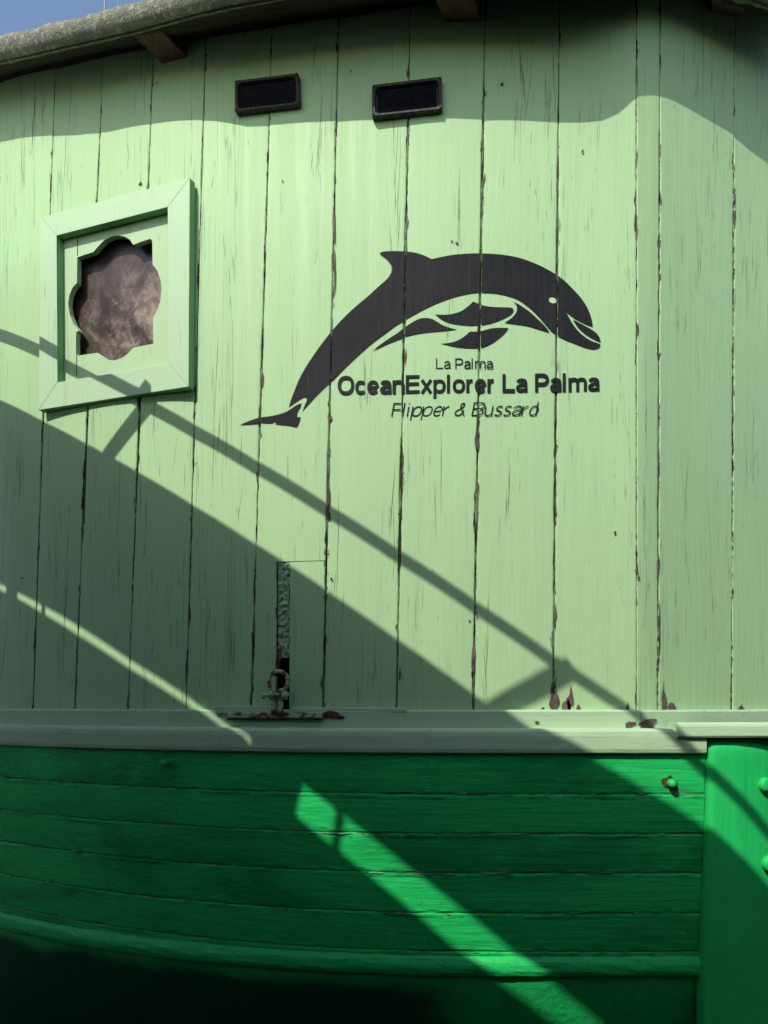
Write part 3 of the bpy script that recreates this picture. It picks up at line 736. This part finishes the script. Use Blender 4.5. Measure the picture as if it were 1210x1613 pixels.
# --- roof: soffit, mossy rolled edge, rafters, deck
SH = [(-400, 262), (-170, 236), (-60, 229), (0, 225), (40, 216), (160, 211), (235, 196), (320, 187), (358, 193), (375, 201), (420, 198), (530, 192), (640, 190), (760, 189),
      (880, 192), (915, 193), (950, 190), (975, 178), (1003, 152), (1040, 152), (1060, 160), (1120, 195), (1155, 213), (1185, 240), (1210, 258), (1320, 335)]
RR = .030
def wall_along(p):
    """where sunlight past p meets the cabin wall, as photo column and row"""
    t = 0
    for _ in range(60): t = .5*t+.5*(Yw(p.x+DX*t)-p.y)
    q = p+Vector((DX*t, t, -DZ*t)); return 605+F*q.x/q.y, HY-F*q.z/q.y
lip = []
for px, py in ((-170, 119), (-110, 105), (-60, 94), (0, 80), (50, 69), (100, 57), (160, 43), (215, 30), (260, 17), (310, 3), (360, -9), (420, -20)):   # where the rolled edge shows
    lo, hi = 1.5, 2.45; ray = Vector(((px-605)/F, 1, (HY-py)/F))
    for _ in range(40):
        mid = (lo+hi)/2; a, b = wall_along(ray*mid+RR*Vector((0, -.77, -.64)))
        if b < interp(a, SH): hi = mid
        else: lo = mid
    lip.append(ray*lo+RR*Vector((0, -.77, -.64)))
for px, py, s in ((640, 190, .185), (760, 189, .185), (880, 192, .185), (915, 193, .183), (950, 190, .175), (975, 178, .165), (1003, 152, .15), (1040, 152, .15), (1060, 160, .155), (1120, 195, .19), (1155, 213, .21), (1185, 240, .225), (1210, 258, .24), (1320, 335, .29)):
    p = wall(px, py); lip.append(p+Vector((-DX*s, -s, DZ*s)))
lip.sort(key=lambda p: p.x)
for p in lip: 0 and print('LIP', [round(c, 3) for c in p], round(605+F*p.x/p.y), round(HY-F*p.z/p.y))
lipY = [(p.x, p.y) for p in lip]; lipZ = [(p.x, p.z) for p in lip]
Xs = [lip[0].x+.001+(lip[-1].x-lip[0].x-.002)*i/170 for i in range(171)]
v = []; f = []
for X in Xs:
    ly, lz = interp(X, lipY)+RR*.77, interp(X, lipZ)+RR*.64
    v += [(X, ly, lz+.025), (X, ly+.22, max(lz+.05, sof(X)+.05)), (X+.1, ly+2.5, max(lz, sof(X))+.20)]
for i in range(170):
    for k in (0, 1): a = i*3+k; f.append((a, a+3, a+4, a+1))
roof = obj('roof', v, f, M['moss'], boat, smooth=True)
v = []; f = []; NS = 18
for i, X in enumerate(Xs):
    ly, lz = interp(X, lipY)+RR*.77, interp(X, lipZ)+RR*.64
    for k in range(NS):
        a = 2*math.pi*k/NS; r = RR*(1+.12*nz(X*9, k*.45)+.11*nz(X*34, k*.8)+.10*nz(X*90, k*1.7))
        if a > math.pi*1.0 and a < math.pi*1.75: r = RR*(1+.01*nz(X*40, k))
        v.append((X, ly+r*math.cos(a), lz+r*math.sin(a)))
for i in range(len(Xs)-1):
    for k in range(NS): f.append((i*NS+k, i*NS+(k+1) % NS, (i+1)*NS+(k+1) % NS, (i+1)*NS+k))
fix_normals(obj('edge_roll', v, f, M['moss'], roof, smooth=True))
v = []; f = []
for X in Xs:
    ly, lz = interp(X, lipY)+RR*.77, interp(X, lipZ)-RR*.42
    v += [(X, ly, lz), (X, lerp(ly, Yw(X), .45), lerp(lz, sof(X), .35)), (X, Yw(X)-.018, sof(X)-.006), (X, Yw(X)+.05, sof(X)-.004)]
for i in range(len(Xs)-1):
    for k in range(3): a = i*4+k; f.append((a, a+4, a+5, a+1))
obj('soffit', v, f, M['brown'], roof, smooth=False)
def rafter(px, py, w, drop, red):
    p = wall(px, py); X = p.x; ly = interp(X-.03, lipY)+RR*1.2; lz = interp(X-.03, lipZ)+.01; zt = sof(X)+.01
    v = []
    dirx = -.06
    for (yy, xo, zt_, zb_) in ((Yw(X)+.02, 0, zt, sof(X)-drop), (ly+.012, dirx, lz+.03, lz-drop*.15)):
        v += [(X+xo-w/2, yy, zb_), (X+xo+w/2, yy, zb_), (X+xo+w/2, yy, zt_), (X+xo-w/2, yy, zt_)]
    o = fix_normals(obj('rafter', v, [(0, 1, 2, 3), (7, 6, 5, 4), (0, 4, 5, 1), (1, 5, 6, 2), (2, 6, 7, 3), (3, 7, 4, 0)], M['rafter'], roof)); bevel(o, .003)
rafter(279, 64, .088, .050, True); rafter(735, 0, .095, .060, False); rafter(1150, 4, .09, .02, False)
# thin aerials on the roof
for (px, ya, r, h) in ((165, 2, .0035, .9), (186, 2, .002, .7)):
    Y = 2.9; X = (px-605)/F*Y; z0 = interp(X, lipZ)+.2
    v = [(X+r*math.cos(a*1.0472), Y+r*math.sin(a*1.0472), z) for z in (z0, z0+h+.9) for a in range(6)]
    obj('aerial', v, [(i, (i+1) % 6, (i+1) % 6+6, i+6) for i in range(6)], M['steel'], roof)

# --- fitting for the shackle: block, iron bar, two lugs
def box_px(name, x0, y0, x1, y1, off0, off1, mat, parent, bev=.002, seed=0):
    a = [wall(x0, y0, off1), wall(x1, y0, off1), wall(x1, y1, off1), wall(x0, y1, off1)]
    v = a+[Vector((p.x, Yw(p.x)-off0, p.z)) for p in a]
    o = fix_normals(obj(name, v, [(0, 1, 2, 3), (7, 6, 5, 4), (0, 4, 5, 1), (1, 5, 6, 2), (2, 6, 7, 3), (3, 7, 4, 0)], mat, parent)); bevel(o, bev, 3)
    return o
plate = box_px('chain_plate', 357, 1129, 509, 1134.5, .02, .040, M['rust'], boat, .003)
box_px('painted_edge', 358, 1122.0, 508, 1131.0, .02, .0425, M['rustpaint'], plate, .002)
box_px('block', 338, 1112, 427, 1123.5, .0, .036, M['pale_trim'], boat, .002)
box_px('block', 458, 1115, 640, 1122, .0, .0262, M['pale_trim'], boat, .002)
def tube(name, pts, rad, mat, parent, n=12):
    v = []; f = []
    for i, p in enumerate(pts):
        p = Vector(p); a = Vector(pts[max(0, i-1)]); b = Vector(pts[min(len(pts)-1, i+1)]); t = (b-a).normalized()
        s = t.cross(Vector((0, 1, 0.01))).normalized(); u = s.cross(t); r = rad[i] if isinstance(rad, list) else rad
        v += [p+s*(r*math.cos(2*math.pi*k/n))+u*(r*math.sin(2*math.pi*k/n))*(1+.1*nz(i, k)) for k in range(n)]
    for i in range(len(pts)-1):
        for k in range(n): f.append((i*n+k, i*n+(k+1) % n, (i+1)*n+(k+1) % n, (i+1)*n+k))
    f += [tuple(range(n)), tuple(range(len(pts)*n-1, (len(pts)-1)*n-1, -1))]
    return fix_normals(obj(name, v, f, mat, parent, smooth=True))
for x in (431.5, 441.5):
    pts = [wall(x, y, .034) for y in (1127, 1115, 1104, 1094, 1087, 1084)]
    tube('lug', pts, [.0085, .0078, .0075, .0072, .006, .003], M['rustpaint'], plate)
tube('hanger', [wall(x, y, o_) for x, y, o_ in ((441, 1026, .0), (441.5, 1033, .014), (440, 1042, .020), (437.5, 1052, .022), (436, 1060, .020), (434.5, 1064, .012))], .0042, M['rust'], boat)
# scraps of green paint and rust around the opening
for i, (x, y, w, h, mt) in enumerate([(437, 1022, 6, 16, 'rust'), (434, 1046, 5, 16, 'rust')]):
    patch(x, y, w, h, 140+i, -.004, mat=mt, name='paint_scrap', parent=boat, pointed=False)
patch(522, 1127, 42, 10, 150, .0272, mat='rust', name='rust_stain', parent=boat, pointed=False)
patch(437, 1124, 20, 9, 151, .0435, mat='rust', name='rust_stain', parent=boat, pointed=False)

shc = wall(439, 1072, .036); sh = empty('shackle', (shc.x, shc.y, shc.z+EYE))
tag(sh, 'rusty green-painted bow shackle hanging at the foot of the cabin planks', 'shackle')
pts = []
for i in range(25):
    a = R(-58+296*i/24); pts.append(wall(438.6+15.2*math.cos(a), 1073-15.5*math.sin(a), .040))
pts = [wall(447.5, 1098, .040), wall(447, 1092, .040)]+pts+[wall(430, 1092, .040), wall(429.5, 1098, .040)]
tube('bow', pts, .0058, M['rustpaint'], sh)
for x in (429, 448.5):
    c = wall(x, 1095, .040); tube('ear', [c+Vector((-.007, 0, 0)), c+Vector((.007, 0, 0))], .0125, M['rustpaint'], sh)
tube('pin', [wall(413, 1096, .042), wall(416, 1096, .042), wall(418, 1095.6, .042), wall(455, 1094, .042)], [.0085, .0085, .0048, .0048], M['rustpaint'], sh)

# ------------------------------------------------------------------ unseen overhead boards, added and shaped to cast the diagonal shadows
ZC = 1.38
def plan(p, zc=ZC):
    t = (zc-p.z)/DZ; return Vector((p.x-DX*t, p.y-t, zc))
MAIN = [wall(*q) for q in ((-90, 597), (0, 640), (60, 670), (163, 727), (300, 803), (385, 852), (454, 903), (524, 951), (623, 1017), (689, 1064), (747, 1104))] + \
       [hit(870, 1168, lambda X, z: Yflat(X)-.055)] + [hullp(*q) for q in ((905, 1192), (1000, 1246), (1100, 1308))]
import numpy as np
def smooth_edge(L, deg=3):
    """even out a traced edge: X as a low polynomial of Y"""
    c = np.polyfit([p.y for p in L], [p.x for p in L], deg); return [Vector((float(np.polyval(c, p.y)), p.y, p.z)) for p in L]
E_main = smooth_edge([plan(p) for p in MAIN[:11]])+[plan(p) for p in MAIN[11:]]
def railp(px, py): return hit(px, py, lambda X, z: Yflat(X)-.0605)
E_su = [plan(wall(*q)) for q in ((30, 935), (100, 972), (200, 1037), (300, 1101))]+[plan(railp(*q)) for q in ((368, 1143), (401, 1168))]+[plan(hullp(*q)) for q in ((480, 1238), (530, 1277), (600, 1332), (700, 1412), (800, 1492))]+[plan(hullp(*q, .005)) for q in ((880, 1556), (948, 1613), (1010, 1665))]
E_sl = [plan(wall(*q)) for q in ((30, 954), (100, 996), (200, 1061), (300, 1124))]+[plan(railp(*q)) for q in ((347, 1144), (386, 1172))]+[plan(hullp(*q)) for q in ((466, 1297), (525, 1345), (600, 1405), (700, 1490))]+[plan(hullp(*q, .005)) for q in ((780, 1555), (858, 1613), (930, 1668))]
def slab(name, poly2, z0, z1, mat, parent):
    n = len(poly2); v = [(p[0], p[1], z0) for p in poly2]+[(p[0], p[1], z1) for p in poly2]
    f = [tuple(range(n)), tuple(range(2*n-1, n-1, -1))]+[(i, i+n, (i+1) % n+n, (i+1) % n) for i in range(n)]
    return fix_normals(obj(name, v, f, mat, parent))
shadow_canopy = empty('shadow_canopy', (-3.0, 0.5, 0)); tag(shadow_canopy, 'unseen grey boards on steel posts, added to cast the diagonal shadows', 'shadow_canopy')
far = lambda p, k: (p.x+.55*k, p.y-1.0*k)
outer_edge = [(p.x, p.y) for p in E_main]; a = E_main[-1]; outer_edge += [(a.x+.45, a.y-.65), (a.x+.75, a.y-1.0)]
su = [(p.x, p.y) for p in E_su]; b = E_su[-1]; su += [(b.x+.5, b.y-1.0)]
s0 = E_su[0]+(E_su[0]-E_su[1])*1.2; su = [(s0.x, s0.y)]+su
slab('roof_board', outer_edge+list(reversed(su)), ZC, ZC+.02, M['shadow_canopy'], shadow_canopy)
sl_ = [(p.x, p.y) for p in E_sl]; b = E_sl[-1]; sl_ += [(b.x+.5, b.y-1.0)]; s0 = E_sl[0]+(E_su[0]-E_su[1])*1.2; sl_ = [(s0.x, s0.y)]+sl_
slab('roof_board', sl_+[(-2.0, -.9), (-3.0, -.6), (-3.3, 1.0), (-2.9, 2.6), (-2.5, 2.6)], ZC, ZC+.02, M['shadow_canopy'], shadow_canopy)
# added board ends and battens, shaped to break up the light strip
def batten(pa, pb, w, name='batten', z=ZC-.004):
    d = (pb-pa); d.z = 0; d.normalize(); s = Vector((-d.y, d.x, 0))*w/2; pa = pa-d*.015; pb = pb+d*.015
    slab(name, [tuple((pa+s).xy), tuple((pb+s).xy), tuple((pb-s).xy), tuple((pa-s).xy)], z, z+.03, M['steel'], shadow_canopy)
slab('batten', [tuple(plan(wall(*q)).xy) for q in ((10, 905), (28, 915), (28, 975), (10, 965))], ZC-.012, ZC-.004, M['shadow_canopy'], shadow_canopy)
batten(plan(wall(68, 958)), plan(wall(68, 975)), .018)
batten(plan(hullp(538, 1284)), plan(hullp(528, 1347)), .017)
slab('batten', [tuple(plan(hullp(*q)).xy) for q in ((405, 1160), (482, 1212), (461, 1302), (392, 1250))], ZC-.012, ZC-.004, M['shadow_canopy'], shadow_canopy)
# outer rail on brackets
BAR = [wall(*q) for q in ((-40, 512), (0, 530), (100, 576), (230, 640), (303, 671), (400, 732), (516, 802), (629, 881), (747, 960), (874, 1046), (985, 1112))]
bp = smooth_edge([plan(p) for p in BAR]); l = bp[-1]; bp += [l+Vector((.14, -.22, 0)), l+Vector((.6, -.95, 0))]
w = .0115; v = []; f = []
for p in bp:
    s = Vector((.85, .53, 0))*w; v += [p-s+Vector((0, 0, -.008)), p+s+Vector((0, 0, -.008)), p+s+Vector((0, 0, .008)), p-s+Vector((0, 0, .008))]
for i in range(len(bp)-1):
    for k in range(4): f.append((i*4+k, i*4+(k+1) % 4, i*4+4+(k+1) % 4, i*4+4+k))
fix_normals(obj('outer_rail', v, f, M['steel'], shadow_canopy))
batten(plan(wall(238, 640)), plan(wall(168, 730)), .026, 'bracket', ZC)
batten(plan(wall(893, 1066)), plan(wall(770, 1135)), .030, 'bracket', ZC)
for (x, y) in ((-2.85, 2.5), (-2.85, -.5), (-2.1, -.75)):
    obj('post', [(x+sx*.03, y+sy*.03, z) for z in (-EYE, ZC) for sx, sy in ((-1, -1), (1, -1), (1, 1), (-1, 1))], [(0, 1, 5, 4), (1, 2, 6, 5), (2, 3, 7, 6), (3, 0, 4, 7)], M['steel'], shadow_canopy)

# ------------------------------------------------------------------ unseen building behind the viewer, added to keep skylight off the hull
M['plaster'] = simple('dark_green_plaster', (.06, .075, .05), (.08, .095, .065), (3, 3, 3), .9, .002)
HH = 2.7
M['shutter'] = simple('dark_green_shutter', (.03, .06, .04), (.04, .075, .05), (20, 20, 3), .6, .001)
blocker_house = empty('blocker_house', (0, -.8, 0)); tag(blocker_house, 'unseen dark green building added behind the viewer to block skylight', 'blocker_house')
def block(name, x0, x1, y0, y1, z0, z1, mat, parent):
    v = [(x, y, z-EYE) for z in (z0, z1) for x, y in ((x0, y0), (x1, y0), (x1, y1), (x0, y1))]
    return fix_normals(obj(name, v, [(0, 1, 2, 3), (4, 5, 6, 7), (0, 1, 5, 4), (1, 2, 6, 5), (2, 3, 7, 6), (3, 0, 4, 7)], mat, parent))
block('wall', -9, 9, -5, -.8, 0, HH, M['plaster'], blocker_house)
block('roof', -9.1, 9.1, -5.1, -.72, HH+.002, HH+.1, M['brown'], blocker_house)
for i, x in enumerate((-7.5, -5, -2.5, 0, 2.5, 5, 7.5)):
    if i == 3: block('door', x-.5, x+.5, -.8, -.76, .02, 2.1, M['shutter'], blocker_house); continue
    w_ = block('window', x-.5, x+.5, -.8, -.77, .9, 2.2, M['shutter'], blocker_house)
    block('sill', x-.6, x+.6, -.8, -.73, .82, .898, M['plaster'], w_)

# unseen walls on both sides, added to cut low skylight on the hull
for (x0, x1, lab) in ((-6.6, -6.3, 'unseen dark green wall added left of the boat to block skylight'), (6.3, 6.6, 'unseen dark green wall added right of the boat to block skylight')):
    yw = block('blocker_wall', x0, x1, -.798, 9, 0, 2.2, M['plaster'], None); tag(yw, lab, 'wall', 'added light-blocking walls')
# unseen dark deck below the hull, added to cut light bounced upward
M['tarred'] = simple('dark_tarred_boards', (.018, .017, .015), (.032, .029, .025), (2, 40, 40), .85, .003)
bw = empty('blocker_deck', (0, 1.6, 0)); tag(bw, 'unseen dark deck added below the hull to cut bounced light', 'blocker_deck')
for i in range(9):
    y0 = .75+i*.235; block('plank', -4.5, 4.5, y0, y0+.225, .42, .455, M['tarred'], bw)
for x in (-4.2, -1.4, 1.4, 4.2): block('bearer', x-.05, x+.05, .78, 2.8, .002, .419, M['tarred'], bw)
